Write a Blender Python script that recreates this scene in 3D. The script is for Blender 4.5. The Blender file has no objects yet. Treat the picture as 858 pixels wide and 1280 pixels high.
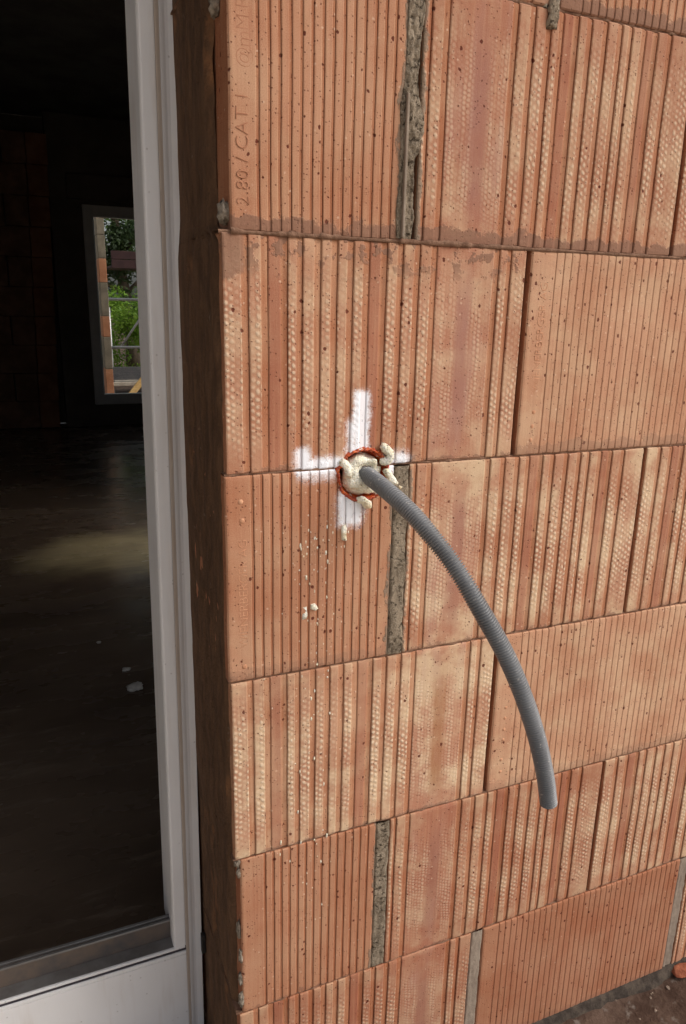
import bpy, bmesh, math, random
from mathutils import Vector, Matrix, noise
R = math.radians
random.seed(7)
scn = bpy.context.scene
C = scn.collection

# ---------------------------------------------------------------- camera
YAW, PITCH, ROLL = 0.404809912, -0.271505194, 0.0214698179
fw = Vector((math.sin(YAW)*math.cos(PITCH), math.cos(YAW)*math.cos(PITCH), math.sin(PITCH)))
rt = Vector((math.cos(YAW), -math.sin(YAW), 0)); up = rt.cross(fw)
rt2 = rt*math.cos(ROLL) + up*math.sin(ROLL); up2 = -rt*math.sin(ROLL) + up*math.cos(ROLL)
cd = bpy.data.cameras.new('camera'); cam = bpy.data.objects.new('camera', cd); C.objects.link(cam)
m = Matrix((rt2, up2, -fw)).transposed().to_4x4(); m.translation = Vector((0, -0.7668, -0.0704))
cam.matrix_world = m
cd.sensor_fit = 'VERTICAL'; cd.sensor_height = 24.0; cd.lens = 921.488/1280*24
cd.clip_start = 0.02; cd.clip_end = 500
scn.camera = cam

# ---------------------------------------------------------------- sky, sun, exposure
SUN_AZ, SUN_EL = R(118), R(42)        # azimuth clockwise from +Y: right and in front of the wall
world = bpy.data.worlds.new('World'); scn.world = world; world.use_nodes = True
wn = world.node_tree.nodes; wl = world.node_tree.links
sky = wn.new('ShaderNodeTexSky'); sky.sky_type = 'NISHITA'; sky.sun_disc = False
sky.sun_elevation = SUN_EL; sky.sun_rotation = SUN_AZ
sky.air_density = 1.0; sky.dust_density = 5.0; sky.ozone_density = 1.0
ov = wn.new('ShaderNodeHueSaturation'); ov.inputs['Saturation'].default_value = 0.32      # overcast: the blue is veiled
wl.new(sky.outputs[0], ov.inputs['Color']); wl.new(ov.outputs[0], wn['Background'].inputs[0]); wn['Background'].inputs[1].default_value = 0.12
sd = bpy.data.lights.new('sun', 'SUN'); sun = bpy.data.objects.new('sun', sd); C.objects.link(sun)
sd.energy = 1.0; sd.angle = R(35); sd.color = (1, 0.95, 0.88)
to_sun = Vector((math.sin(SUN_AZ)*math.cos(SUN_EL), math.cos(SUN_AZ)*math.cos(SUN_EL), math.sin(SUN_EL)))
sun.rotation_euler = to_sun.to_track_quat('Z', 'Y').to_euler()
sun.location = to_sun*20
scn.view_settings.view_transform = 'Standard'; scn.view_settings.look = 'None'
scn.view_settings.exposure = 0.55; scn.view_settings.gamma = 1.0
scn.cycles.max_bounces = 8

# ---------------------------------------------------------------- helpers
def tag(o, label=None, cat=None, group=None, kind=None):
    if label: o['label'] = label
    if cat: o['category'] = cat
    if group: o['group'] = group
    if kind: o['kind'] = kind
    return o
def empty(name, loc, label, cat, group=None):
    o = bpy.data.objects.new(name, None); C.objects.link(o); o.location = loc
    o.empty_display_size = 0.05
    return tag(o, label, cat, group, 'thing')
def link(name, me, parent=None, loc=None, mats=()):
    o = bpy.data.objects.new(name, me); C.objects.link(o)
    for mt in mats: me.materials.append(mt)
    if parent:
        o.parent = parent
        w = Vector((0, 0, 0)); p = parent
        while p: w += p.location; p = p.parent
        if loc is not None: o.location = Vector(loc) - w
        else: o.location = -w                      # mesh given in world metres
    elif loc is not None: o.location = loc
    return o
def mesh(name, v, f, smooth=False):
    me = bpy.data.meshes.new(name); me.from_pydata(v, [], f); me.update()
    if smooth:
        for p in me.polygons: p.use_smooth = True
    return me
def bm_mesh(name, bm, smooth=False):
    bmesh.ops.recalc_face_normals(bm, faces=bm.faces)
    me = bpy.data.meshes.new(name); bm.to_mesh(me); bm.free()
    if smooth:
        for p in me.polygons: p.use_smooth = True
    return me
def box(bm, x0, x1, y0, y1, z0, z1, bev=0.0):
    r = bmesh.ops.create_cube(bm, size=1)
    bmesh.ops.scale(bm, vec=(x1-x0, y1-y0, z1-z0), verts=r['verts'])
    bmesh.ops.translate(bm, vec=((x0+x1)/2, (y0+y1)/2, (z0+z1)/2), verts=r['verts'])
    if bev:
        es = list({e for v in r['verts'] for e in v.link_edges})
        bmesh.ops.bevel(bm, geom=es, offset=bev, segments=2, affect='EDGES', profile=0.5)
def boxobj(name, b, mat, parent=None, bev=0.0):
    bm = bmesh.new(); box(bm, *b, bev)
    return link(name, bm_mesh(name, bm), parent, None, [mat])
def tube_mesh(name, pts, rad, seg=8):
    v, f = [], []
    n = len(pts); P = [Vector(p) for p in pts]
    t0 = (P[1]-P[0]).normalized(); a = t0.orthogonal().normalized()
    for i in range(n):
        t = (P[min(i+1, n-1)] - P[max(i-1, 0)]).normalized()
        a = (a - t*a.dot(t)).normalized(); b = t.cross(a)
        r = rad(i) if callable(rad) else rad
        for k in range(seg):
            q = 2*math.pi*k/seg
            v.append(P[i] + (a*math.cos(q) + b*math.sin(q))*r)
    for i in range(n-1):
        for k in range(seg):
            f.append((i*seg+k, i*seg+(k+1) % seg, (i+1)*seg+(k+1) % seg, (i+1)*seg+k))
    f.append(tuple(range(seg))[::-1]); f.append(tuple(range((n-1)*seg, n*seg)))
    return mesh(name, v, f, True)
def rock_mesh(name, sx, sy, sz, seed, sub=3, amp=0.35, fr=1.6):
    bm = bmesh.new(); bmesh.ops.create_icosphere(bm, subdivisions=sub, radius=1)
    off = Vector((seed*3.1, seed*1.7, seed*5.3))
    for v in bm.verts:
        d = 1 + amp*noise.noise(v.co*fr+off) + amp*0.5*noise.noise(v.co*fr*2.7+off)
        v.co = Vector((v.co.x*sx*d, v.co.y*sy*d, v.co.z*sz*d))
    return bm_mesh(name, bm, True)

# ---------------------------------------------------------------- node helpers
class G:
    def __init__(s, name):
        s.mat = bpy.data.materials.new(name); s.mat.use_nodes = True
        s.n = s.mat.node_tree.nodes; s.l = s.mat.node_tree.links
        s.bsdf = s.n['Principled BSDF']
        s.uvn = None; s.posn = None
    def put(s, sock, v):
        if isinstance(v, bpy.types.NodeSocket): s.l.new(v, sock)
        elif v is not None: sock.default_value = v
    def math(s, op, a, b=None, c=None, clamp=False):
        n = s.n.new('ShaderNodeMath'); n.operation = op; n.use_clamp = clamp
        s.put(n.inputs[0], a); s.put(n.inputs[1], b); s.put(n.inputs[2], c)
        return n.outputs[0]
    def ramp(s, x, a, b, lo=0.0, hi=1.0):       # smooth step from a..b to lo..hi
        n = s.n.new('ShaderNodeMapRange'); n.interpolation_type = 'SMOOTHSTEP'
        s.put(n.inputs[0], x); n.inputs[1].default_value = a; n.inputs[2].default_value = b
        n.inputs[3].default_value = lo; n.inputs[4].default_value = hi
        return n.outputs[0]
    def mix(s, f, a, b):
        n = s.n.new('ShaderNodeMix'); n.data_type = 'RGBA'
        s.put(n.inputs[0], f)
        s.put(n.inputs[6], a if not isinstance(a, tuple) else (*a, 1)); s.put(n.inputs[7], b if not isinstance(b, tuple) else (*b, 1))
        return n.outputs[2]
    def uv(s):
        if not s.uvn: s.uvn = s.n.new('ShaderNodeTexCoord')
        return s.uvn.outputs['UV']
    def obj(s):
        if not s.uvn: s.uvn = s.n.new('ShaderNodeTexCoord')
        return s.uvn.outputs['Object']
    def pos(s):
        if not s.posn: s.posn = s.n.new('ShaderNodeNewGeometry')
        return s.posn.outputs['Position']
    def xyz(s, v):
        n = s.n.new('ShaderNodeSeparateXYZ'); s.l.new(v, n.inputs[0]); return n.outputs
    def comb(s, x, y, z=0.0):
        n = s.n.new('ShaderNodeCombineXYZ'); s.put(n.inputs[0], x); s.put(n.inputs[1], y); s.put(n.inputs[2], z); return n.outputs[0]
    def map(s, v, scale=(1, 1, 1), loc=(0, 0, 0)):
        n = s.n.new('ShaderNodeMapping'); s.l.new(v, n.inputs[0]); n.inputs[3].default_value = scale; s.put(n.inputs[1], loc)
        return n.outputs[0]
    def noise(s, v, scale, detail=3, rough=0.55, col=False):
        n = s.n.new('ShaderNodeTexNoise'); s.l.new(v, n.inputs['Vector']); n.inputs['Scale'].default_value = scale
        n.inputs['Detail'].default_value = detail; n.inputs['Roughness'].default_value = rough
        return n.outputs[1 if col else 0]
    def vor(s, v, scale, rnd=1.0, out='Distance'):
        n = s.n.new('ShaderNodeTexVoronoi'); s.l.new(v, n.inputs['Vector']); n.inputs['Scale'].default_value = scale
        n.inputs['Randomness'].default_value = rnd
        return n.outputs
    def n_warp(s, v):
        n = s.n.new('ShaderNodeVectorMath'); n.operation = 'MULTIPLY_ADD'
        s.l.new(s.noise(v, 260, 1, 0.5, True), n.inputs[0]); n.inputs[1].default_value = (0.0028, 0.0028, 0); s.l.new(v, n.inputs[2]); return n.outputs[0]
    def attr(s, name):
        n = s.n.new('ShaderNodeAttribute'); n.attribute_type = 'OBJECT'; n.attribute_name = name; return n.outputs['Fac']
    def rnd(s):
        n = s.n.new('ShaderNodeObjectInfo'); return n.outputs['Random']
    def bump(s, h, dist, strength=1.0, prev=None):
        n = s.n.new('ShaderNodeBump'); s.put(n.inputs['Height'], h); n.inputs['Distance'].default_value = dist
        n.inputs['Strength'].default_value = strength
        if prev: s.l.new(prev, n.inputs['Normal'])
        return n.outputs[0]
    def done(s, col, rough=0.9, nrm=None, spec=None):
        s.put(s.bsdf.inputs['Base Color'], col if not isinstance(col, tuple) else (*col, 1))
        s.put(s.bsdf.inputs['Roughness'], rough)
        if nrm: s.l.new(nrm, s.bsdf.inputs['Normal'])
        if spec is not None: s.bsdf.inputs['Specular IOR Level'].default_value = spec
        return s.mat

# ---------------------------------------------------------------- materials
def brick_mat(kind, painted=False):
    g = G('terracotta_' + kind + ('_sprayed' if painted else ''))
    uv = g.uv(); rnd = g.rnd()
    ux, uy, _ = g.xyz(uv)
    sh = g.comb(g.math('MULTIPLY_ADD', rnd, 7.3, ux), g.math('MULTIPLY_ADD', rnd, 3.1, uy))   # every brick its own piece of the pattern
    big = g.noise(sh, 9, 3)
    streak = g.noise(g.map(sh, (260, 5, 1)), 1, 3, 0.6)
    fine = g.noise(sh, 420, 2, 0.7)
    cream = g.attr('cream'); smear = g.attr('smear'); tone = g.attr('tone')
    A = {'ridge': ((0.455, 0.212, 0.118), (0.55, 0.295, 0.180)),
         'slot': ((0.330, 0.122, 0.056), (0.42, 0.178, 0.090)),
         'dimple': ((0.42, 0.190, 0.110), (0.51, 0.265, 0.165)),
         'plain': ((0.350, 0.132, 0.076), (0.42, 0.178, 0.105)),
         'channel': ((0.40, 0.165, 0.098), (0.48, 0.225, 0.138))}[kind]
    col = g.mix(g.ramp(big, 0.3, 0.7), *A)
    col = g.mix(g.math('MULTIPLY', g.ramp(streak, 0.45, 0.75), 0.35), col, (0.60, 0.34, 0.20))
    col = g.mix(g.math('MULTIPLY', g.ramp(streak, 0.52, 0.3), 0.25), col, (0.36, 0.12, 0.06))
    # pale efflorescence
    pale = g.math('MULTIPLY', g.ramp(g.noise(sh, 14, 4, 0.65), 0.4, 0.68), g.math('MULTIPLY_ADD', cream, 0.95, 0.08 if kind in ('slot', 'plain') else 0.16))
    if kind == 'plain': pale = g.math('MULTIPLY', pale, 0.25)
    if kind == 'slot': pale = g.math('MULTIPLY', pale, 0.35)
    col = g.mix(pale, col, (0.66, 0.47, 0.30))
    height = g.math('MULTIPLY', fine, 0.35)
    height = g.math('ADD', height, g.math('MULTIPLY', streak, 0.5))
    n1 = g.bump(height, 0.0006, 0.8)
    if kind in ('dimple', 'channel'):
        mid = g.math('MULTIPLY', g.ramp(uy, 0.000, 0.060), g.ramp(uy, 0.244, 0.170))
        wx = g.math('MULTIPLY', g.math('SUBTRACT', g.noise(sh, 24, 2), 0.5), 0.008)
        wy = g.math('MULTIPLY', g.math('SUBTRACT', g.noise(g.map(sh, (1, 1, 1), (5.1, 2.2, 0)), 30, 2), 0.5), 0.014)
        pu, pv = (0.0056, 0.0078) if kind == 'dimple' else (0.0050, 0.0056)
        ku = g.math('DIVIDE', g.math('ADD', ux, wx), pu)
        ci = g.math('FLOOR', ku)
        stag = g.math('FRACT', g.math('MULTIPLY', ci, 0.37))
        kv = g.math('ADD', g.math('ADD', g.math('DIVIDE', g.math('ADD', uy, wy), pv), stag), g.math('MULTIPLY', ku, 0.12))
        fu = g.math('MULTIPLY', g.math('SUBTRACT', g.math('FRACT', ku), 0.5), pu)
        fv = g.math('MULTIPLY', g.math('SUBTRACT', g.math('FRACT', kv), 0.5), pv)
        rr = g.math('SQRT', g.math('ADD', g.math('POWER', fu, 2.0), g.math('POWER', fv, 2.0)))
        rr = g.math('ADD', rr, g.math('MULTIPLY', g.math('SUBTRACT', g.noise(sh, 300, 2, 0.6), 0.5), 0.0020))
        d = g.math('MULTIPLY', g.ramp(rr, 0.0033, 0.0006), g.ramp(g.noise(g.comb(g.math('MULTIPLY', ci, 3.7), g.math('MULTIPLY_ADD', uy, 9.0, rnd)), 1.0, 1), 0.36, 0.56, 0.25, 1.0))
        patch = g.ramp(g.noise(g.map(sh, (1.6, 0.55, 1)), 26, 2), 0.28, 0.55, 0.25, 1.0)
        m = g.math('MULTIPLY', g.math('MULTIPLY', d, mid), patch)
        if kind == 'channel':
            cx = g.math('ABSOLUTE', g.math('SUBTRACT', g.attr('chan'), ux))
            wob = g.math('MULTIPLY', g.math('SUBTRACT', g.noise(g.map(sh, (60, 8, 1)), 1, 2), 0.5), 0.018)
            cxw = g.math('ADD', cx, wob)
            side = g.ramp(cxw, 0.004, 0.016)
            m = g.math('MULTIPLY', g.math('MULTIPLY', m, side), 0.55)
            stripe = g.math('MULTIPLY', g.ramp(cxw, 0.017, 0.004), g.math('MULTIPLY', mid, g.ramp(g.noise(g.map(sh, (40, 14, 1)), 1, 4, 0.7), 0.3, 0.7, 0.5, 0.85)))
            stain = g.mix(g.attr('brown'), (0.365, 0.175, 0.135), (0.34, 0.138, 0.055))
            col = g.mix(stripe, col, stain)
            lil = g.math('MULTIPLY', g.ramp(g.noise(g.map(sh, (30, 7, 1)), 1, 3), 0.5, 0.72), 0.35)
            col = g.mix(lil, col, (0.47, 0.275, 0.222))
        dc = g.math('MULTIPLY', m, g.math('MULTIPLY_ADD', cream, 0.45, 0.58), None, True)
        col = g.mix(dc, col, (0.76, 0.59, 0.42))
        n1 = g.bump(g.math('MULTIPLY', m, 1.0), 0.0007, 0.8, n1)
    # blotches from the kiln and brown scuffs
    blot = g.noise(g.map(sh, (1, 0.6, 1)), 3.2, 4, 0.7)
    col = g.mix(g.ramp(blot, 0.52, 0.72, 0.0, 0.40), col, (0.62, 0.40, 0.25))
    col = g.mix(g.ramp(blot, 0.46, 0.28, 0.0, 0.40), col, (0.40, 0.145, 0.070))
    scuff = g.ramp(g.noise(g.map(sh, (2.2, 0.8, 1), (1.7, 0.4, 0)), 34, 4, 0.75), 0.67, 0.72)
    col = g.mix(g.math('MULTIPLY', scuff, 0.55), col, (0.25, 0.125, 0.075))
    # sandy grain of the fired clay and pale nicks
    grain_or_light = g.noise(sh, 1000, 2, 0.7)
    col = g.mix(g.ramp(grain_or_light, 0.50, 0.70, 0.0, 0.38), col, (0.66, 0.42, 0.28))
    col = g.mix(g.ramp(grain_or_light, 0.48, 0.30, 0.0, 0.42), col, (0.27, 0.098, 0.052))
    v3 = g.vor(g.map(g.n_warp(sh), (1, 1, 1), (7.7, 3.9, 0)), 150, 1.0); w3 = g.xyz(v3['Color'])
    nick = g.math('MULTIPLY', g.math('GREATER_THAN', w3[0], 0.86), g.ramp(v3['Distance'], 0.24, 0.10))
    col = g.mix(g.math('MULTIPLY', nick, 0.65), col, (0.70, 0.50, 0.36))
    # small iron pits
    v = g.vor(g.map(g.n_warp(sh) , (1, 0.85, 1)), 118, 1.0)
    vr, vg, vb = g.xyz(v['Color'])
    on = g.math('GREATER_THAN', vr, 0.50 if kind == 'ridge' else 0.76)
    rad = g.math('MULTIPLY_ADD', g.math('POWER', vg, 2.0), 0.17, 0.085)
    pit = g.math('MULTIPLY', on, g.ramp(g.math('SUBTRACT', v['Distance'], rad), 0.03, -0.05))
    col = g.mix(g.math('MULTIPLY', pit, 0.9), col, (0.12, 0.024, 0.012))
    v2 = g.vor(g.map(sh, (1, 1, 1), (3.3, 1.2, 0)), 300, 1.0)
    w = g.xyz(v2['Color'])
    pit2 = g.math('MULTIPLY', g.math('GREATER_THAN', w[0], 0.74), g.ramp(v2['Distance'], 0.30, 0.14))
    col = g.mix(g.math('MULTIPLY', pit2, 0.7), col, (0.15, 0.040, 0.022))
    n1 = g.bump(g.math('SUBTRACT', 1.0, g.math('ADD', pit, pit2)), 0.0012, 0.8, n1)
    # smeared mortar along the bed joints
    nz = g.noise(sh, 38, 4, 0.7)
    edge = g.math('MULTIPLY_ADD', g.math('SUBTRACT', nz, 0.5), 0.045, uy)
    bot = g.math('MULTIPLY', g.ramp(edge, 0.0165, 0.012), g.ramp(smear, 0.1, 0.6))
    thin = g.math('MULTIPLY', g.ramp(edge, 0.0045, 0.0015), 0.7)
    topm = g.math('MULTIPLY', g.ramp(g.noise(sh, 62, 3, 0.6), 0.53, 0.59), g.ramp(uy, 0.195, 0.235))
    topm = g.math('MULTIPLY', topm, g.attr('topsmear'))
    corner = g.math('MULTIPLY', g.math('MULTIPLY', g.ramp(g.math('ADD', uy, g.math('MULTIPLY', g.math('SUBTRACT', nz, 0.5), 0.08)), 0.200, 0.212), g.ramp(ux, 0.026, 0.020)), g.attr('topsmear'))
    topm = g.math('MAXIMUM', topm, g.math('MULTIPLY', corner, 0.9))
    sm = g.math('MAXIMUM', g.math('MAXIMUM', bot, thin), topm)
    col = g.mix(g.math('MULTIPLY', sm, 0.85), col, g.mix(fine, (0.20, 0.105, 0.065), (0.34, 0.19, 0.13)))
    n1 = g.bump(g.math('MULTIPLY', sm, nz), 0.002, 0.6, n1)
    # grey mortar dragged sideways out of the upright joint
    sx = g.math('ABSOLUTE', g.math('SUBTRACT', ux, g.attr('joint')))
    sxw = g.math('MULTIPLY_ADD', g.math('SUBTRACT', g.noise(g.map(sh, (1.5, 0.7, 1)), 40, 4, 0.7), 0.5), -0.030, sx)
    side_s = g.math('MULTIPLY', g.ramp(sxw, 0.0062, 0.0036), g.ramp(fine, 0.2, 0.5, 0.75, 1.0))
    col = g.mix(g.math('MULTIPLY', side_s, 0.85), col, g.mix(fine, (0.16, 0.115, 0.080), (0.33, 0.26, 0.19)))
    n1 = g.bump(g.math('MULTIPLY', side_s, nz), 0.003, 0.6, n1)
    # overall tint of the single brick
    hsv = g.n.new('ShaderNodeHueSaturation'); g.put(hsv.inputs['Hue'], g.math('MULTIPLY_ADD', tone, 0.035, 0.5)); g.l.new(col, hsv.inputs['Color'])
    g.put(hsv.inputs['Value'], g.math('MULTIPLY_ADD', tone, 1.0, 1.0)); g.put(hsv.inputs['Saturation'], g.math('MULTIPLY_ADD', tone, -0.45, 1.0))
    col = hsv.outputs[0]
    rough = 0.88
    if painted:
        px, py, pz = g.xyz(g.pos())
        fz = g.math('MULTIPLY', g.math('SUBTRACT', g.noise(g.pos(), 60, 2), 0.5), 0.009)
        def soft(cx, cz, hx, hz, s, k=1.0):
            a = g.math('SUBTRACT', g.math('ABSOLUTE', g.math('SUBTRACT', px, cx)), hx)
            b = g.math('SUBTRACT', g.math('ABSOLUTE', g.math('SUBTRACT', pz, cz)), hz)
            ao, bo = g.math('MAXIMUM', a, 0.0), g.math('MAXIMUM', b, 0.0)
            ln = g.math('SQRT', g.math('ADD', g.math('MULTIPLY', ao, ao), g.math('MULTIPLY', bo, bo)))
            dd = g.math('ADD', g.math('ADD', ln, g.math('MINIMUM', g.math('MAXIMUM', a, b), 0.0)), fz)
            return g.math('MULTIPLY', g.ramp(dd, s*2.2, -s*1.4), k)
        parts = [soft(0.3490, -0.205, 0.0045, 0.038, 0.0055), soft(0.3385, -0.218, 0.004, 0.020, 0.005, 0.55),
                 soft(0.300, -0.2460, 0.024, 0.0040, 0.0062), soft(0.2785, -0.238, 0.002, 0.006, 0.0075),
                 soft(0.3965, -0.248, 0.007, 0.004, 0.009), soft(0.3385, -0.298, 0.008, 0.014, 0.0085), soft(0.296, -0.257, 0.020, 0.002, 0.006, 0.4)]
        pm = parts[0]
        for q in parts[1:]: pm = g.math('MAXIMUM', pm, q)
        grain = g.math('SUBTRACT', g.noise(g.pos(), 650, 3, 0.7), 0.5)
        blot2 = g.math('SUBTRACT', g.noise(g.pos(), 130, 2, 0.6), 0.5)
        pm = g.math('ADD', pm, g.math('MULTIPLY', g.math('MULTIPLY', g.math('ADD', grain, g.math('MULTIPLY', blot2, 0.4)), g.ramp(pm, 0.0, 0.10)), 0.80))
        pm = g.ramp(pm, 0.0, 0.54, 0.0, 0.99)
        if kind == 'slot': pm = g.math('MULTIPLY', pm, 0.85)
        col = g.mix(pm, col, (0.92, 0.92, 0.96))
    return g.done(col, rough, n1, 0.25)
KINDS = ('ridge', 'slot', 'dimple', 'plain', 'channel')
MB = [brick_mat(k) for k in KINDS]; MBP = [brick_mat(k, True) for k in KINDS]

def noise_mat(name, c1, c2, scale=20, rough=0.9, bumpd=0.0, bs=60, spec=0.3, c3=None, pos=True):
    g = G(name); p = g.pos() if pos else g.obj()
    col = g.mix(g.ramp(g.noise(p, scale, 4, 0.65), 0.32, 0.68), c1, c2)
    if c3: col = g.mix(g.ramp(g.noise(p, scale*3.7, 3, 0.6), 0.56, 0.66), col, c3)
    nr = g.bump(g.noise(p, bs, 4, 0.7), bumpd, 0.9) if bumpd else None
    return g.done(col, rough, nr, spec)
def mortar_mat():
    g = G('grey_mortar'); p = g.pos()
    n = g.noise(g.map(p, (1.6, 1, 0.6)), 38, 4, 0.7); gr = g.noise(p, 620, 3, 0.7)
    col = g.mix(g.ramp(n, 0.35, 0.65), (0.150, 0.112, 0.076), (0.335, 0.262, 0.188))
    col = g.mix(g.ramp(gr, 0.50, 0.68, 0.0, 0.55), col, (0.46, 0.39, 0.30))
    hol = g.math('MULTIPLY', g.ramp(g.noise(p, 190, 4, 0.7), 0.47, 0.36), g.ramp(g.noise(p, 45, 2), 0.36, 0.50))
    col = g.mix(g.math('MULTIPLY', hol, 0.85), col, (0.055, 0.036, 0.022))
    h = g.math('ADD', g.math('MULTIPLY', gr, 0.6), g.math('MULTIPLY', hol, -0.7))
    return g.done(col, 0.95, g.bump(h, 0.0022, 1.0), 0.2)
M_mortar = mortar_mat()
M_smooth_mortar = noise_mat('smooth_mortar', (0.25, 0.19, 0.145), (0.33, 0.26, 0.20), 30, 0.9, 0.001, 200)
M_bed = noise_mat('bed_mortar', (0.15, 0.075, 0.045), (0.30, 0.17, 0.11), 60, 0.95, 0.002, 300)
def reveal_mat():
    g = G('reveal_mortar'); p = g.pos()
    st_ = g.noise(g.map(p, (60, 60, 16)), 1, 4, 0.65); bl = g.noise(g.map(p, (1, 1, 0.5)), 11, 4, 0.7)
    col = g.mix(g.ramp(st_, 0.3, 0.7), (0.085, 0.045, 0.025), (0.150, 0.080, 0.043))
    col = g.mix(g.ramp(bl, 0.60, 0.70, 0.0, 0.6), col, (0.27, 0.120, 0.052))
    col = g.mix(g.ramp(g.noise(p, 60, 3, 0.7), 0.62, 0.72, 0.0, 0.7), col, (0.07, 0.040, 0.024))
    col = g.mix(g.ramp(g.noise(p, 33, 3, 0.7), 0.68, 0.74, 0.0, 0.6), col, (0.22, 0.17, 0.13))
    h = g.math('ADD', g.noise(p, 120, 4, 0.7), st_)
    return g.done(col, 0.95, g.bump(h, 0.004, 0.9), 0.2)
M_reveal = reveal_mat()
M_crumb = noise_mat('pale_mortar_crumb', (0.16, 0.125, 0.09), (0.40, 0.33, 0.26), 160, 0.95, 0.002, 400)
def pvc_mat():
    g = G('white_plastic'); p = g.pos()
    col = g.mix(g.ramp(g.noise(p, 6, 3), 0.35, 0.7), (0.84, 0.815, 0.81), (0.79, 0.76, 0.75))
    v = g.vor(p, 130); on = g.math('GREATER_THAN', g.xyz(v['Color'])[0], 0.93)
    col = g.mix(g.math('MULTIPLY', g.math('MULTIPLY', on, g.ramp(v['Distance'], 0.25, 0.05)), 0.5), col, (0.35, 0.30, 0.27))
    spl = g.ramp(g.noise(p, 95, 3, 0.7), 0.70, 0.74)
    col = g.mix(g.math('MULTIPLY', spl, 0.5), col, (0.50, 0.44, 0.39))
    dirt = g.math('MULTIPLY', g.ramp(g.noise(g.map(p, (40, 40, 4)), 1, 4), 0.50, 0.75), 0.35)
    col = g.mix(dirt, col, (0.55, 0.44, 0.36))
    return g.done(col, 0.42, None, 0.4)
M_pvc = pvc_mat()
M_seam = noise_mat('beige_sealant', (0.72, 0.60, 0.50), (0.78, 0.68, 0.59), 10, 0.7)
M_seal = noise_mat('dark_rubber_seal', (0.035, 0.03, 0.04), (0.06, 0.05, 0.06), 30, 0.6)
M_alu = noise_mat('dull_aluminium', (0.30, 0.29, 0.28), (0.22, 0.20, 0.19), 18, 0.45, 0.0003, 200)
M_alu.node_tree.nodes['Principled BSDF'].inputs['Metallic'].default_value = 0.6
M_aludark = noise_mat('dusty_dark_metal', (0.075, 0.07, 0.07), (0.15, 0.11, 0.085), 14, 0.6)
M_red = noise_mat('dark_red_packer', (0.08, 0.012, 0.010), (0.12, 0.02, 0.015), 30, 0.6)
M_dark = noise_mat('black_plastic', (0.015, 0.013, 0.012), (0.03, 0.025, 0.022), 30, 0.6)
def foam_mat():
    g = G('cream_foam'); p = g.pos()
    n = g.noise(p, 70, 3, 0.6)
    col = g.mix(g.ramp(n, 0.3, 0.7), (0.86, 0.77, 0.56), (0.94, 0.90, 0.78))
    bub = g.vor(p, 420)['Distance']
    hole = g.math('MULTIPLY', g.math('GREATER_THAN', g.xyz(g.vor(p, 260)['Color'])[0], 0.8), g.ramp(g.vor(p, 260)['Distance'], 0.35, 0.15))
    col = g.mix(g.math('MULTIPLY', hole, 0.6), col, (0.50, 0.36, 0.16))
    col = g.mix(g.ramp(g.noise(p, 34, 2), 0.56, 0.70, 0.0, 0.6), col, (0.72, 0.52, 0.26))
    h = g.math('SUBTRACT', g.math('ADD', g.noise(p, 200, 4, 0.7), g.math('MULTIPLY', bub, 0.5)), hole)
    nr = g.bump(h, 0.0022, 0.9)
    g.bsdf.inputs['Subsurface Weight'].default_value = 0.15
    g.bsdf.inputs['Subsurface Radius'].default_value = (0.004, 0.003, 0.002)
    return g.done(col, 0.65, nr, 0.35)
M_foam = foam_mat()
def ring_mat():
    g = G('raw_orange_clay_edge'); p = g.pos()
    lx, ly, lz = g.xyz(g.obj())
    col = g.mix(g.ramp(g.noise(p, 110, 4, 0.7), 0.35, 0.65), (0.66, 0.125, 0.016), (0.40, 0.035, 0.010))
    col = g.mix(g.ramp(g.noise(p, 170, 2), 0.58, 0.66), col, (0.22, 0.012, 0.010))
    col = g.mix(g.ramp(g.noise(g.map(p, (1, 1, 1), (0.3, 0.2, 0.1)), 190, 2), 0.64, 0.68), col, (0.80, 0.70, 0.58))
    return g.done(col, 0.16, g.bump(g.noise(p, 260, 3, 0.7), 0.003, 0.9), 0.6)
M_ring = ring_mat()
def conduit_mat():
    g = G('grey_conduit_plastic'); p = g.pos()
    col = g.mix(g.ramp(g.noise(p, 22, 3), 0.3, 0.7), (0.150, 0.151, 0.155), (0.200, 0.202, 0.207))
    col = g.mix(g.ramp(g.noise(p, 90, 4, 0.75), 0.58, 0.74, 0.0, 0.35), col, (0.36, 0.33, 0.30))
    col = g.mix(g.ramp(g.noise(p, 210, 2, 0.6), 0.66, 0.72, 0.0, 0.6), col, (0.60, 0.55, 0.48))
    return g.done(col, g.ramp(g.noise(p, 60, 3), 0.35, 0.65, 0.28, 0.48), None, 0.55)
M_conduit = conduit_mat()
def soil_mat():
    g = G('soil'); p = g.pos()
    col = g.mix(g.ramp(g.noise(p, 18, 5, 0.7), 0.3, 0.7), (0.055, 0.030, 0.020), (0.125, 0.080, 0.058))
    col = g.mix(g.ramp(g.noise(p, 44, 3, 0.6), 0.58, 0.72), col, (0.19, 0.155, 0.13))
    gx, gy, gz = g.xyz(p)
    bounce_pale = g.ramp(g.math('ADD', gy, g.math('MULTIPLY', g.noise(p, 3, 3), 0.3)), -0.25, -0.5)
    bounce_pale = g.math('MAXIMUM', bounce_pale, g.ramp(gx, 0.16, -0.05))  # unseen ground made pale, added to bounce light onto the door frame
    col = g.mix(bounce_pale, col, g.mix(g.ramp(g.noise(p, 9, 5, 0.7), 0.3, 0.7), (0.42, 0.35, 0.265), (0.56, 0.48, 0.38)))
    return g.done(col, 0.95, g.bump(g.noise(p, 130, 4, 0.75), 0.006, 1.0), 0.2)
M_soil = soil_mat()
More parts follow.
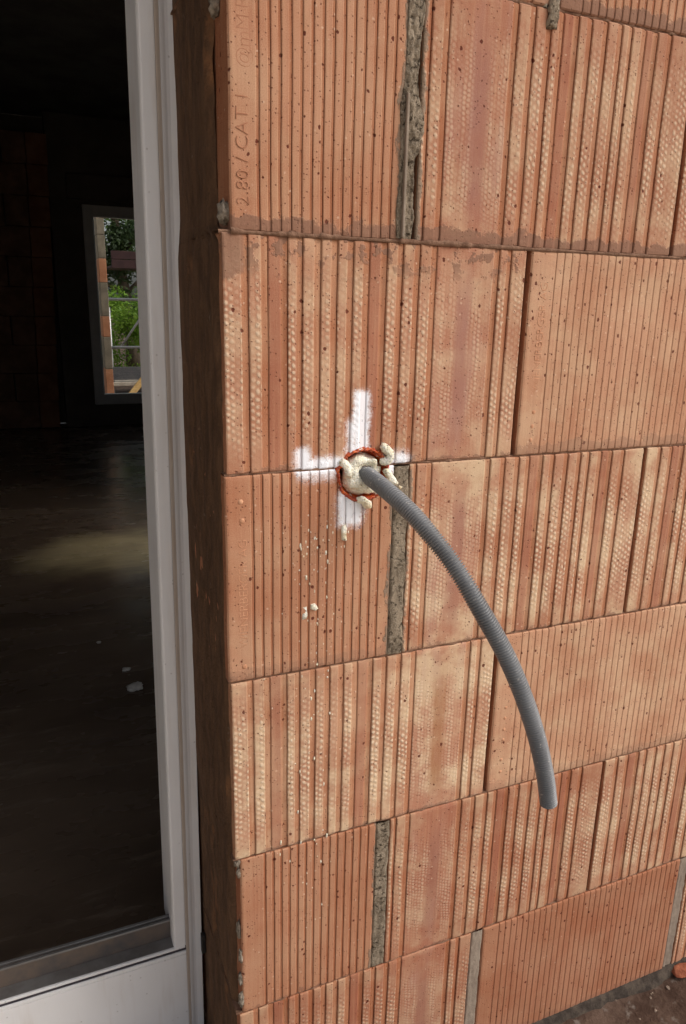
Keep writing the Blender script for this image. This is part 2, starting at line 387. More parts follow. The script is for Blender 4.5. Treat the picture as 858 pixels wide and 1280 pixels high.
def floor_mat():
    g = G('dark_screed'); p = g.pos()
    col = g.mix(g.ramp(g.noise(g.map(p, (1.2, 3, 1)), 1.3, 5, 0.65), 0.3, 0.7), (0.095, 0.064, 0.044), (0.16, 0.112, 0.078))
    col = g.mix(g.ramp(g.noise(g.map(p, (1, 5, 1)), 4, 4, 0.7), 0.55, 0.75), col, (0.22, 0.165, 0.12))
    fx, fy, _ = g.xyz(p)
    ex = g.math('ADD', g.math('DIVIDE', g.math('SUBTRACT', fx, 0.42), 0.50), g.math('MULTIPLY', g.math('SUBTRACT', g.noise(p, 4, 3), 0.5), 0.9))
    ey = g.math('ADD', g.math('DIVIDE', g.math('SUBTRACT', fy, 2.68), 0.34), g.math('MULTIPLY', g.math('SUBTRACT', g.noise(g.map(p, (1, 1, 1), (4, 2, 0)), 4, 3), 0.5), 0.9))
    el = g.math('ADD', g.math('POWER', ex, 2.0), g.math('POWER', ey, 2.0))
    grain_or_light = g.math('MULTIPLY', g.ramp(el, 1.5, 0.1), g.ramp(g.noise(g.map(p, (2, 9, 1)), 3, 4), 0.25, 0.6, 0.55, 1.0))  # pool of daylight on the floor, painted into the screed colour
    col = g.mix(g.math('MULTIPLY', grain_or_light, 0.9), col, (0.50, 0.40, 0.22))
    return g.done(col, g.ramp(g.noise(g.map(p, (1, 2, 1)), 3, 4), 0.3, 0.7, 0.16, 0.34), g.bump(g.noise(p, 14, 3, 0.5), 0.0008, 0.5), 0.7)
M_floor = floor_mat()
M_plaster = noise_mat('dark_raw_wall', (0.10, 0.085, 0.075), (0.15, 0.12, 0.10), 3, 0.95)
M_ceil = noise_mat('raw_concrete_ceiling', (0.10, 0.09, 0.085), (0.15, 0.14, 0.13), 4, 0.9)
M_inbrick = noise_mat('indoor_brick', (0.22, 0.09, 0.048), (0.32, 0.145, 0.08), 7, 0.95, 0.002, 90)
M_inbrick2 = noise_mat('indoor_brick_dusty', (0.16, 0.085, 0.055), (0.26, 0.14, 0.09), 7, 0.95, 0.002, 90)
M_winframe = noise_mat('grey_white_window_frame', (0.66, 0.66, 0.66), (0.74, 0.73, 0.72), 8, 0.4)
M_rail = noise_mat('galvanised_tube', (0.34, 0.34, 0.33), (0.46, 0.45, 0.44), 20, 0.45)
M_rail.node_tree.nodes['Principled BSDF'].inputs['Metallic'].default_value = 0.5
M_board = noise_mat('dark_maroon_board', (0.030, 0.013, 0.013), (0.052, 0.022, 0.021), 12, 0.8)
M_toe = noise_mat('grey_toe_board', (0.055, 0.055, 0.06), (0.085, 0.08, 0.08), 12, 0.8)
M_plank = noise_mat('weathered_plank', (0.30, 0.25, 0.20), (0.42, 0.36, 0.29), 16, 0.85)
M_wood = noise_mat('yellow_timber', (0.48, 0.29, 0.10), (0.60, 0.40, 0.17), 18, 0.8)
M_greyblock = noise_mat('mortar_covered_block', (0.17, 0.14, 0.10), (0.27, 0.22, 0.16), 9, 0.95)
M_bark = noise_mat('bark', (0.06, 0.045, 0.03), (0.12, 0.09, 0.06), 14, 0.95)
def leaf_mat(name, c1, c2):
    g = G(name); col = g.mix(g.ramp(g.noise(g.pos(), 2.5, 3), 0.35, 0.65), c1, c2)
    g.done(col, 0.55, None, 0.3)
    tr = g.n.new('ShaderNodeBsdfTranslucent'); g.l.new(col, tr.inputs[0])
    ad = g.n.new('ShaderNodeMixShader'); ad.inputs[0].default_value = 0.45
    g.l.new(g.bsdf.outputs[0], ad.inputs[1]); g.l.new(tr.outputs[0], ad.inputs[2])
    g.l.new(ad.outputs[0], g.n['Material Output'].inputs[0])
    return g.mat
M_leafdark = leaf_mat('leaf_dark', (0.030, 0.055, 0.018), (0.055, 0.085, 0.028))
M_leaf = leaf_mat('leaf_mid', (0.07, 0.13, 0.03), (0.115, 0.19, 0.05))
M_leafbright = leaf_mat('leaf_bright', (0.12, 0.24, 0.022), (0.22, 0.34, 0.04))
def glass_mat():
    g = G('window_glass'); b = g.bsdf
    b.inputs['Transmission Weight'].default_value = 1.0; b.inputs['IOR'].default_value = 1.45
    return g.done((0.95, 0.97, 0.96), 0.0)
M_glass = glass_mat()

# ---------------------------------------------------------------- brick shapes
H = 0.2482
def ridge_profile(w, first, pitch, last=0.004, st=1.0):
    # (x, y, kind of the segment that STARTS here); y grows into the wall
    p = [(0, 0.0022, 0), (0.0018, 0.0004, 0), (0.004, 0.0, 0)]
    x = first; rng = random.Random(int(w*1e4))
    while x < w - last - 0.004:
        jx = rng.uniform(-0.0003, 0.0003)
        p += [(x-0.0040+jx, 0.0, 0), (x-0.0032+jx, 0.0006*st, 1 if st > 0.5 else 0), (x-0.0008+jx, 0.0007*st, 1), (x-(0.0004 if st > 0.5 else 0.0008)+jx, 0.0026, 1), (x+0.0000+jx, 0.0026, 1), (x+0.0001+jx, 0.0004, 0), (x+0.0011+jx, -0.0001, 0)]
        x += pitch
    p += [(w-0.003, 0.0, 0), (w-0.0008, 0.0006, 0), (w, 0.0025, 0)]
    return p
def comb_profile(lines, kinds, w):
    # lines: left edges of the ribs; each rib has a raised face and a recessed orange floor to its right
    p = []
    xs = lines + [w]
    for i, k in enumerate(kinds):
        s, e = xs[i], xs[i+1]; top = {2: 0.0, 3: 0.0009, 4: 0.0006}[k]
        fl = 0.0019; d = 0.0028
        fr = min(0.0074, (e-s)*0.40)
        r = e - fr if i < len(kinds)-1 else e - 0.0015
        if i == 0: p += [(s, 0.003, 1), (s+0.0008, 0.0006, k), (s+0.0024, top, k)]
        else: p += [(s, d, 1), (s+0.0003, top+0.0008, k), (s+0.0014, top, k)]
        p += [(r-0.0016, top, k), (r-0.0004, top+0.0004, 1)]
        if i < len(kinds)-1:
            p += [(r+0.0010, top+0.0008, 1), (r+0.0022, top+0.0010, 1), (e-0.0018, fl-0.0002, 1), (e-0.0007, fl, 1), (e-0.0003, d, 1)]
        else: p += [(e, 0.0028, 1)]
    return p
def brick_mesh(name, prof, w, depth, seed, nz=15, mats=None, chip=1.0):
    rng = random.Random(seed)
    zs = [0, 0.0016, 0.005] + [0.005+(H-0.010)*(i+1)/nz for i in range(nz-1)] + [H-0.005, H-0.0016, H]
    loop = [(x, y) for x, y, _ in prof] + [(w, depth), (0, depth)]
    kinds = [k for _, _, k in prof[:-1]] + [1, 1, 1]
    n = len(loop); nf = len(prof)
    v, f, fk, uvs = [], [], [], []
    off = Vector((seed*1.37, seed*2.11, 0))
    for iz, z in enumerate(zs):
        e = min(z, H-z)
        for i, (x, y) in enumerate(loop):
            yy, zz, xx = y, z, x
            if i < nf:
                yy += 0.0007*noise.noise(Vector((x*14, z*9, seed))) + 0.00035*noise.noise(Vector((x*160, z*60, seed+9.0)))
                xx += 0.0006*noise.noise(Vector((x*3, z*10, seed+4.0)))
                if e < 0.0008: yy += 0.0017 + chip*0.0018*max(0, noise.noise(Vector((x*70, z*3, seed+20.0))))
                elif e < 0.0025: yy += 0.0003 + chip*0.0012*max(0, noise.noise(Vector((x*70, z*3, seed+20.0)))-0.15)
                s = 1 if z < H/2 else -1
                if e < 0.003: zz += s*chip*0.0016*max(0, noise.noise(Vector((x*55, z*5, seed+30.0))))
                if i in (0, nf-1): xx += (1 if i == 0 else -1)*chip*0.0012*max(0, noise.noise(Vector((z*60, 3, seed+40.0))))
            v.append((xx, yy, zz))
    for iz in range(len(zs)-1):
        for i in range(n):
            j = (i+1) % n
            f.append((iz*n+i, iz*n+j, (iz+1)*n+j, (iz+1)*n+i)); fk.append(kinds[i])
    f.append(tuple(range(n))[::-1]); fk.append(1)
    f.append(tuple(range((len(zs)-1)*n, len(zs)*n))); fk.append(1)
    me = bpy.data.meshes.new(name); me.from_pydata(v, [], f); me.update()
    uvl = me.uv_layers.new(name='UVMap')
    for poly in me.polygons:
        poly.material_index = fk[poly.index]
        for li in poly.loop_indices:
            co = me.vertices[me.loops[li].vertex_index].co
            if abs(poly.normal.x) > 0.9 and poly.index % n in (n-3, n-1): uvl.data[li].uv = (co.y+0.5, co.z)
            else: uvl.data[li].uv = (co.x, co.z)
    for mt in (mats or MB): me.materials.append(mt)
    return me
LN = [0, .0272, .0483, .0699, .0866, .1072, .1263, .1449, .1639, .1851, .2048, .2258, .2473, .3308, .3476]
KN = [2, 2, 3, 2, 2, 2, 2, 2, 3, 2, 2, 2, 4, 2, 2]
LM = [0, .0098, .0312, .1154, .1379, .1596, .1758, .1967, .2152, .2371, .2584, .2735, .294, .3122, .334]
KM = [2, 2, 4, 2, 2, 2, 3, 2, 2, 2, 2, 2, 3, 2, 2]
D = 0.30
P_N = lambda w=0.3715: comb_profile(LN, KN, w)
P_M = lambda w=0.3735: comb_profile(LM, KM, w)

wall = empty('brick_wall', (0.19, 0.0, -1.25), 'ridged terracotta block wall with white spray cross beside the white door frame', 'wall')
def add_brick(me, x, z, cream=0.2, smear=0.0, top=0.0, tone=0.0, chan=0.2, brown=0.0, y=0.0, label=None):
    o = link('brick', me, wall, (x, y, z))
    o['cream'] = cream; o['smear'] = smear; o['topsmear'] = top; o['tone'] = tone; o['chan'] = chan; o['brown'] = brown; o['joint'] = -9.0
    if label: o['label'] = label
    return o
CH_N = 0.286; CH_M = 0.073
A_w = 0.190
def A(w, first, pitch, seed, mats=None, st=0.9): return brick_mesh('brick', ridge_profile(w, first, pitch, 0.004, st), w, D, seed, 15, mats)
z_of = lambda row: 0.25 - 0.25*row + 0.0008         # row 1 sits on z=0, row 2 on -0.25 ...
bricks = {}
# row 1
bricks['1a'] = add_brick(A(0.189, 0.0308, 0.01127, 11), 0.2003, z_of(1), 0.10, 1.0, 0, -0.02)
bricks['1b'] = add_brick(brick_mesh('brick', P_M(), 0.3735, D, 12), 0.408, z_of(1), 0.55, 1.0, 0, -0.03, CH_M, 0.0)
bricks['1c'] = add_brick(brick_mesh('brick', P_N(), 0.3715, D, 13), 0.7862, z_of(1), 0.45, 1.0, 0, -0.03, CH_N)
# row 2
bricks['2a'] = add_brick(brick_mesh('brick', P_N(0.3695), 0.3695, D, 21, 15, MBP), 0.1905, z_of(2), 0.42, 0.0, 1.0, 0.0, CH_N, 0.0)
bricks['2b'] = add_brick(A(0.415, 0.0365, 0.01135, 22, None, 0.2), 0.5668, z_of(2), 0.25, 0.35, 0.15, 0.03, label='ridged brick with raised lettering, its left edge a dark open joint')
# row 3
bricks['3a'] = add_brick(A(0.2065, 0.0325, 0.01127, 31, MBP), 0.1878, z_of(3), 0.15, 0.3, 0, 0.03)
bricks['3b'] = add_brick(brick_mesh('brick', P_M(0.3685), 0.3685, D, 32), 0.4150, z_of(3), 0.9, 0.15, 0, 0.02, CH_M, 0.15)
bricks['3c'] = add_brick(brick_mesh('brick', P_N(), 0.3715, D, 33), 0.7885, z_of(3), 0.9, 0.1, 0, 0.02, CH_N)
# row 4
bricks['4a'] = add_brick(brick_mesh('brick', P_N(0.3705), 0.3705, D, 41), 0.1902, z_of(4), 1.0, 0.1, 0, 0.04, CH_N, 1.0)
bricks['4b'] = add_brick(A(0.425, 0.0375, 0.01135, 42, None, 0.2), 0.5668, z_of(4), 0.3, 0.3, 0, 0.03)
# row 5
bricks['5a'] = add_brick(A(0.192, 0.034, 0.01127, 51), 0.1968, z_of(5), 0.06, 0.0, 0, -0.07)
bricks['5b'] = add_brick(brick_mesh('brick', P_M(0.3735), 0.3735, D, 52), 0.4100, z_of(5), 0.6, 0.0, 0, 0.0, CH_M, 0.3)
bricks['5c'] = add_brick(brick_mesh('brick', P_N(), 0.3715, D, 53), 0.7885, z_of(5), 0.95, 0.1, 0, 0.0, CH_N)
# row 6 and row 0
bricks['6a'] = add_brick(brick_mesh('brick', P_N(0.3690), 0.3690, D, 61), 0.1920, z_of(6), 0.45, 0.0, 0, -0.06, CH_N, 0.2)
bricks['6b'] = add_brick(A(0.412, 0.030, 0.01127, 62, None, 0.2), 0.5825, z_of(6), 0.02, 0.3, 0, -0.13)
bricks['0a'] = add_brick(brick_mesh('brick', P_N(), 0.3620, D, 71), 0.1920, z_of(0), 0.4, 0.3, 0, -0.03, CH_N)
bricks['0b'] = add_brick(A(0.412, 0.032, 0.01127, 72), 0.5750, z_of(0), 0.12, 1.0, 0, -0.03)
for k_, t_ in (('0b', -0.08), ('1a', -0.09), ('1b', -0.09), ('1c', -0.08), ('2a', -0.04), ('2b', 0.0), ('3a', -0.06), ('3b', -0.02), ('3c', 0.0), ('4a', 0.02), ('4b', 0.02),
               ('5a', -0.15), ('5b', -0.13), ('5c', -0.05), ('6a', -0.16), ('6b', -0.22)): bricks[k_]['tone'] = t_
for k_, j_ in (('1a', 0.190), ('1b', -0.001), ('3a', 0.2085), ('3b', -0.002), ('5a', 0.1945)): bricks[k_]['joint'] = j_
# the same wall going on beyond the frame
for row in range(-4, 7):
    xs = {0: 0.990, 1: 1.162, 2: 0.985, 3: 1.164, 4: 0.995, 5: 1.164, 6: 1.016}
    x = xs.get(row)
    if x is None:
        x = 0.192
    k = row
    while x < 2.3:
        src = bricks[('1c', '2b', '5b', '4b')[k % 4]]
        w = max(v.co.x for v in src.data.vertices)
        add_brick(src.data, x, z_of(row), 0.4, 0.2, 0, -0.02, CH_N if k % 4 == 0 else CH_M)
        x += w + 0.003; k += 1

# hole drilled through bricks 2a and 3a
HC = Vector((0.3535, 0, -0.2598)); HR = 0.0325
cm = bmesh.new(); bmesh.ops.create_cone(cm, cap_ends=True, segments=40, radius1=HR, radius2=HR, depth=0.12)
for v in cm.verts:
    a = math.atan2(v.co.y, v.co.x); v.co.xy *= 1 + 0.05*noise.noise(Vector((math.cos(a)*2, math.sin(a)*2, 0)))
bmesh.ops.rotate(cm, verts=cm.verts, cent=(0, 0, 0), matrix=Matrix.Rotation(R(90), 3, 'X'))
cme = bm_mesh('cutter', cm); cutter = link('cutter', cme, None, HC)
bpy.context.view_layer.update()
for key in ('2a', '3a'):
    o = bricks[key]
    md = o.modifiers.new('hole', 'BOOLEAN'); md.operation = 'DIFFERENCE'; md.solver = 'EXACT'; md.object = cutter
    dg = bpy.context.evaluated_depsgraph_get()
    new = bpy.data.meshes.new_from_object(o.evaluated_get(dg))
    o.modifiers.clear()
    o.data = new
bpy.data.objects.remove(cutter)

# ---------------------------------------------------------------- mortar
def mortar_strip(x0, x1, z0, z1, y0, seed, mat, wob=0.002, rough=0.0009, lean=0.0, nx=10, nz=70, ext=None):
    v, f = [], []
    for i in range(nz+1):
        z = z0 + (z1-z0)*i/nz
        l = x0 + wob*noise.noise(Vector((z*45, 1.3, seed))) + lean*(i/nz) ; r = x1 + wob*noise.noise(Vector((z*45, 7.3, seed))) + lean*(i/nz)
        if ext: l, r = ext(z, l, r)
        for j in range(nx+1):
            t = j/nx; x = l+(r-l)*t
            y = y0 + rough*noise.fractal(Vector((x*230, z*150, seed)), 0.7, 2.0, 4) + (0.004 if j in (0, nx) else 0)
            v.append((x, y, z))
    for i in range(nz):
        for j in range(nx):
            a = i*(nx+1)+j; f.append((a, a+1, a+nx+2, a+nx+1))
    n0 = len(v)
    back = [(x0-0.003+lean*0.5, 0.03, z0), (x1+0.003+lean*0.5, 0.03, z0), (x1+0.003+lean*0.5, 0.03, z1), (x0-0.003+lean*0.5, 0.03, z1)]
    v += back; f.append((n0+3, n0+2, n0+1, n0))
    me = mesh('mortar_joint', v, f, True)
    return link('mortar_joint', me, wall, None, [mat])
def ext1(z, l, r):
    w = noise.noise(Vector((z*18, 3.3, 5.0)))
    lo = 0.3874 - 0.0035*max(0.0, min(1.0, (0.155-z)/0.02)) - 0.004*max(0, w)
    bulge = 0.010*math.exp(-((z-0.115)/0.022)**2) + 0.005*math.exp(-((z-0.225)/0.03)**2) + 0.003*max(0, noise.noise(Vector((z*60, 8.0, 2.0))))
    return lo+0.001, 0.4035 + bulge + 0.0015*w
mortar_strip(0.388, 0.406, 0.003, 0.2478, -0.0012, 1, M_mortar, 0.002, 0.0019, 0, 22, 150, ext1)
boxobj('mortar_joint', (0.3895, 0.3925, -0.0052, 0.02, 0.004, 0.145), M_smooth_mortar, wall, 0.0008)
mortar_strip(0.3935, 0.4155, -0.498, -0.252, -0.0008, 2, M_mortar, 0.0035, 0.0010)
mortar_strip(0.3878, 0.4112, -0.998, -0.752, 0.0010, 3, M_mortar, 0.002, 0.0016)
mortar_strip(0.5603, 0.5835, -1.249, -1.002, 0.0018, 4, M_smooth_mortar, 0.0015, 0.0010)
mortar_strip(0.9935, 1.018, -1.249, -1.002, 0.0018, 5, M_smooth_mortar, 0.0015, 0.0012)
mortar_strip(0.5535, 0.576, 0.249, 0.498, 0.0015, 6, M_mortar, 0.002, 0.003)
# green grey drip of mortar hanging over the top bed joint
dm = rock_mesh('mortar_drip', 0.0080, 0.0036, 0.016, 4.2, 3, 0.55)
link('mortar_drip', dm, wall, (0.5665, -0.001, 0.2445), [M_mortar])
# bed joints: thin recessed strips with a ragged front
def bed(z, seed, x0=0.188, x1=2.3, y0=0.0030):
    v, f = [], []; n = 420
    for i in range(n+1):
        x = x0+(x1-x0)*i/n
        y = y0 + 0.0022*noise.noise(Vector((x*60, seed, 0))) + 0.0012*noise.noise(Vector((x*190, seed, 3)))
        h = 0.0014 + 0.0007*noise.noise(Vector((x*50, seed, 9)))
        v += [(x, y, z+h), (x, y-0.0006, z), (x, y, z-h), (x, 0.28, z-0.0004), (x, 0.28, z+0.0004)]
    for i in range(n):
        for k in range(5):
            a = i*5+k; b = i*5+(k+1) % 5; f.append((a, b, b+5, a+5))
    return link('mortar_joint', mesh('mortar_joint', v, f), wall, None, [M_bed])
for i in range(-4, 7): bed(0.25-0.25*i, i*3.7+1)
# ledge of squeezed out adhesive under row 1
v, f = [], []; n = 300
for i in range(n+1):
    x = 0.200 + (0.80-0.200)*i/n
    k = max(0.0, 0.22+1.1*noise.noise(Vector((x*24, 2.2, 0)))+0.7*noise.noise(Vector((x*85, 2.2, 0)))+0.4*noise.noise(Vector((x*260, 2.2, 0))))
    if x > 0.5: k *= 0.5
    o_ = 0.0040*k; hh = 0.0042*k+0.001
    v += [(x, 0.006, 0.0012+hh), (x, -o_*0.5, 0.001+hh*0.6), (x, -o_, 0.0006), (x, -o_*0.5, -0.0012-hh*0.35), (x, 0.006, -0.0015-hh*0.4)]
for i in range(n):
    for k in range(4):
        a = i*5+k; f.append((a, a+1, a+6, a+5))
link('mortar_joint', mesh('mortar_joint', v, f, True), wall, None, [M_bed])

# ---------------------------------------------------------------- reveal coat (the wall's return towards the door)
def reveal_edge(z):          # where the coat stops short of the corner: the side of the brick in row 1 stays bare
    t = max(0.0, min(1.0, (z+0.004)/0.012)); u_ = max(0.0, min(1.0, (-0.752-z)/0.012)); w_ = max(0.0, min(1.0, (z+1.004)/0.012))
    return 0.008 + 0.040*t + 0.016*u_*w_
v, f = [], []; ny, nz = 22, 300
for i in range(nz+1):
    z = -1.25+2.7*i/nz
    ya = reveal_edge(z) + 0.003*noise.noise(Vector((z*30, 2.0, 1.0)))
    xb = 0.1865 + 0.0045*max(0.0, min(1.0, (z+0.02)/0.05)) + 0.0025*max(0.0, min(1.0, (-0.74-z)/0.03))
    for j in range(ny+1):
        y = ya+(0.215-ya)*j/ny
        d = 0.0030*noise.fractal(Vector((y*45, z*22, 3.0)), 1.0, 2.0, 4)
        d *= 1.0 - 0.75*max(0.0, min(1.0, (y-0.17)/0.03))
        v.append((xb + d + (0.008 if j == 0 else 0), y, z))
for i in range(nz):
    for j in range(ny):
        a = i*(ny+1)+j; f.append((a, a+ny+1, a+ny+2, a+1))
link('reveal_mortar', mesh('reveal_mortar', v, f, True), wall, None, [M_reveal])
# crumbs of mortar sticking to the corner
cr = [(0.197, 0.012, 0.018, .006, .006, .011, 1), (0.196, 0.030, 0.205, .005, .006, .010, 2), (0.1945, 0.006, -0.757, .004, .005, .008, 3),
      (0.1955, 0.004, -0.772, .003, .003, .007, 8), (0.1955, 0.008, -0.865, .003, .005, .013, 4), (0.1960, 0.004, -0.905, .003, .004, .011, 5), (0.1955, 0.006, -0.945, .003, .005, .010, 6), (0.1960, 0.003, -0.978, .004, .004, .012, 7)]
for x, y, z, a, b, c, s in cr:
    link('mortar_crumb', rock_mesh('mortar_crumb', a, b, c, s, 3, 0.6, 2.2), wall, (x, y, z), [M_crumb])

# ---------------------------------------------------------------- raised lettering on the bricks
def lettering(brick, body, local, size, angle, mat, depth=0.0009, off=0.0, sp=1.0):
    cu = bpy.data.curves.new('lettering', 'FONT'); cu.body = body; cu.size = size; cu.extrude = depth; cu.bevel_depth = 0.0003
    cu.bevel_resolution = 1; cu.offset = off; cu.space_character = sp; cu.align_x = 'CENTER'; cu.align_y = 'CENTER'; cu.resolution_u = 3
    o = bpy.data.objects.new('tmp', cu); C.objects.link(o)
    bpy.context.view_layer.update()
    me = bpy.data.meshes.new_from_object(o.evaluated_get(bpy.context.evaluated_depsgraph_get()))
    bpy.data.objects.remove(o)
    # text lies in XY facing +Z: stand it up on the wall facing -Y, then turn it to read upwards
    M = Matrix.Rotation(R(90), 4, 'X') @ Matrix.Rotation(angle, 4, 'Z')
    me.transform(M)
    me.materials.clear(); me.materials.append(mat)
    t = bpy.data.objects.new('lettering', me); C.objects.link(t); t.parent = brick; t.location = local
    return t
def clay_plain(name, c1, c2):
    return noise_mat(name, c1, c2, 60, 0.9, 0.0006, 400)
M_letter = clay_plain('raised_clay_letter', (0.52, 0.245, 0.135), (0.60, 0.315, 0.185))
M_scratch = clay_plain('scratched_clay_letter', (0.36, 0.155, 0.085), (0.46, 0.22, 0.128))
lettering(bricks['3a'], 'WIENERBERGER AG', (0.0195, 0.0004, 0.109), 0.0150, R(90), M_letter, 0.0003, -0.0005, 1.0)
lettering(bricks['2b'], 'WIENERBERGER AG', (0.0215, 0.0004, 0.146), 0.0150, R(90), M_letter, 0.0003, -0.0005, 1.0)
lettering(bricks['1a'], '2.80 / CAT.1 ', (0.0135, 0.0001, 0.078), 0.0185, R(90), M_scratch, 0.00025, -0.0005, 1.05)
lettering(bricks['1a'], '@mM R', (0.0155, 0.0001, 0.176), 0.0185, R(90), M_scratch, 0.00025, -0.0005, 0.92)
lettering(bricks['4b'], 'WIENER', (0.0195, 0.0004, 0.190), 0.0150, R(90), M_letter, 0.0003, -0.0005, 1.0)
def dots(brick, pts, r):
    for x, z in pts:
        bm = bmesh.new(); bmesh.ops.create_uvsphere(bm, u_segments=10, v_segments=6, radius=r)
        bmesh.ops.scale(bm, vec=(1, 0.4, 1), verts=bm.verts)
        link('embossed_dot', bm_mesh('embossed_dot', bm, True), brick, None, [M_letter]).location = (x, 0.0003, z)
dots(bricks['3a'], [(0.019, 0.197), (0.0175, 0.219), (0.019, 0.0185)], 0.0032)
dots(bricks['2b'], [(0.022, 0.055), (0.0215, 0.037), (0.021, 0.0195)], 0.0030)
dots(bricks['4b'], [(0.020, z) for z in (0.135, 0.118, 0.100, 0.083, 0.050, 0.030)], 0.0026)

# ---------------------------------------------------------------- drilled edge, foam, conduit
def ring_mesh():
    v, f = [], []; n, kk = 200, 12
    for i in range(n):
        a = 2*math.pi*i/n; ca, sa = math.cos(a), math.sin(a)
        n1 = noise.noise(Vector((ca*2.2, sa*2.2, 1.0))); n2 = noise.noise(Vector((ca*7, sa*7, 4.0)))
        ro = 0.0352 + 0.0022*n1 + 0.0020*n2 + 0.0010*noise.noise(Vector((ca*19, sa*19, 2.0))); ri = 0.0240 + 0.0022*noise.noise(Vector((ca*4, sa*4, 8.0)))
        for k in range(kk):
            t = k/(kk-1)
            r = ro+(ri-ro)*t
            y = 0.003 - 0.0062*math.sin(min(1, t*1.7)*math.pi*0.75) + (0.030*max(0, t-0.35)) + 0.0024*noise.noise(Vector((ca*9, sa*9, t*4))) + 0.0014*noise.noise(Vector((ca*24, sa*24, t*7)))
            v.append((r*ca, y, r*sa*0.95))
    for i in range(n):
        for k in range(kk-1):
            f.append((i*kk+k, ((i+1) % n)*kk+k, ((i+1) % n)*kk+k+1, i*kk+k+1))
    return mesh('chipped_hole_edge', v, f, True)
rg = link('chipped_hole_edge', ring_mesh(), wall, HC, [M_ring]); rg['label'] = 'glossy orange red chipped edge round the drilled hole'

foam = empty('foam_plug', HC, 'cream expanding foam plug filling the orange edged hole around the grey conduit', 'foam')
def metaball_mesh(name, balls, res=0.0016, seed=0.0, amp=0.0012):
    mb = bpy.data.metaballs.new('mb'); mb.resolution = res; mb.render_resolution = res; mb.threshold = 0.3
    for x, y, z, r in balls:
        e = mb.elements.new(); e.co = (x, y, z); e.radius = r
    o = bpy.data.objects.new('mb', mb); C.objects.link(o); bpy.context.view_layer.update()
    me = bpy.data.meshes.new_from_object(o.evaluated_get(bpy.context.evaluated_depsgraph_get()))
    bpy.data.objects.remove(o); bpy.data.metaballs.remove(mb)
    me.name = name
    nr = [v.normal.copy() for v in me.vertices]
    for v, q in zip(me.vertices, nr):
        v.co += q*(amp*1.5*noise.noise(v.co*150+Vector((seed, 0, 0))) + amp*0.9*noise.noise(v.co*380+Vector((seed, 3, 0))))
    for p in me.polygons: p.use_smooth = True
    me.materials.clear()
    return me
rng = random.Random(3)
balls = []
for i in range(110):                      # the body of the plug, sunk into the hole
    a = rng.uniform(0, 2*math.pi); r = 0.0205*math.sqrt(rng.random())
    balls.append((r*math.cos(a), 0.009+rng.uniform(-0.003, 0.004), r*math.sin(a), rng.uniform(0.007, 0.011)))
for k in range(17):                      # folded strings of foam on top of it
    a = rng.uniform(0, 2*math.pi); r = rng.uniform(0.006, 0.017); x, z = r*math.cos(a), r*math.sin(a); h = a+rng.uniform(0.6, 2.4)
    w0 = rng.uniform(0.0058, 0.0080)
    for j in range(rng.randint(3, 7)):
        balls.append((x, 0.0005+rng.uniform(-0.0015, 0.002), z, w0*rng.uniform(0.85, 1.1)))
        x += 0.0032*math.cos(h); z += 0.0032*math.sin(h); h += rng.uniform(-0.7, 0.7)
        if math.hypot(x, z) > 0.0225: break
fm = metaball_mesh('foam', balls, 0.0012, 1.0)
# dent round the place where the conduit comes out
for v in fm.vertices:
    d = math.hypot(v.co.x-0.003, v.co.z-0.004)
    if v.co.y < 0.02: v.co.y += 0.012*math.exp(-(d/0.0085)**2)
link('foam', fm, foam, HC, [M_foam])
lob = [[(0.024, -0.003, 0.032, .0095), (0.028, -0.005, 0.030, .010), (0.031, -0.005, 0.026, .009), (0.033, -0.004, 0.020, .010), (0.029, -.003, 0.015, .010), (0.024, -0.002, 0.015, .009)],
       [(-0.027, -0.001, 0.017, .010), (-0.0245, -0.003, 0.013, .010), (-0.021, -0.003, 0.009, .009), (-0.019, -0.003, 0.004, .010)],
       [(-0.006, -0.002, -0.029, .008), (0.000, -0.003, -0.0305, .009), (0.004, -0.005, -0.033, .010), (0.006, -.004, -0.036, .010)],
       [(0.030, -0.002, 0.002, .010), (0.034, -0.002, -0.004, .0085), (0.038, -0.002, -0.009, .008), (0.043, -0.001, -0.013, .007), (0.048, -0.001, -0.018, .0065)]]
lob = [[(x_, y_+0.0010, z_, r_*0.78) for x_, y_, z_, r_ in b] for b in lob]
for i, b in enumerate(lob):
    link('foam_lobe', metaball_mesh('foam_lobe', b, 0.0014, i+5.0), foam, HC, [M_foam])
# drips and splashes of foam lower on the bricks
def drip(x, z, balls, seed):
    balls = [(x_*1.1, y_+0.0012, z_, r_*1.42) for x_, y_, z_, r_ in balls]
    link('foam_drip', metaball_mesh('foam_drip', balls, 0.0010, seed, 0.0007), wall, (x, 0, z), [M_foam])
drip(0.3302, -0.329, [(0, 0, 0.008, .0045), (0.0005, 0, 0.001, .005), (0.001, 0, -0.007, .0045), (0, 0, -0.014, .003)], 1)
drip(0.2916, -0.4165, [(0, -0.001, 0, .005), (0.003, -0.001, -0.002, .004), (0, -.001, 0.006, .003)], 2)
drip(0.2815, -0.4236, [(0, 0, 0.006, .0035), (0.0005, 0, -0.001, .0045), (0, 0, -0.007, .0035)], 3)
drip(0.3100, -0.362, [(0, 0, 0.004, .003), (0.001, 0, -0.004, .003)], 4)
drip(0.2815, -0.379, [(0, 0, 0.003, .003), (0.001, 0, -0.003, .003)], 5)
drip(0.2975, -0.330, [(0, 0, 0.005, .0028), (-0.001, 0, -0.004, .003)], 6)
drip(0.2966, -0.4968, [(0, 0, 0, .0035), (0.002, 0, 0.003, .0028)], 7)
v, f = [], []
rs = random.Random(5)
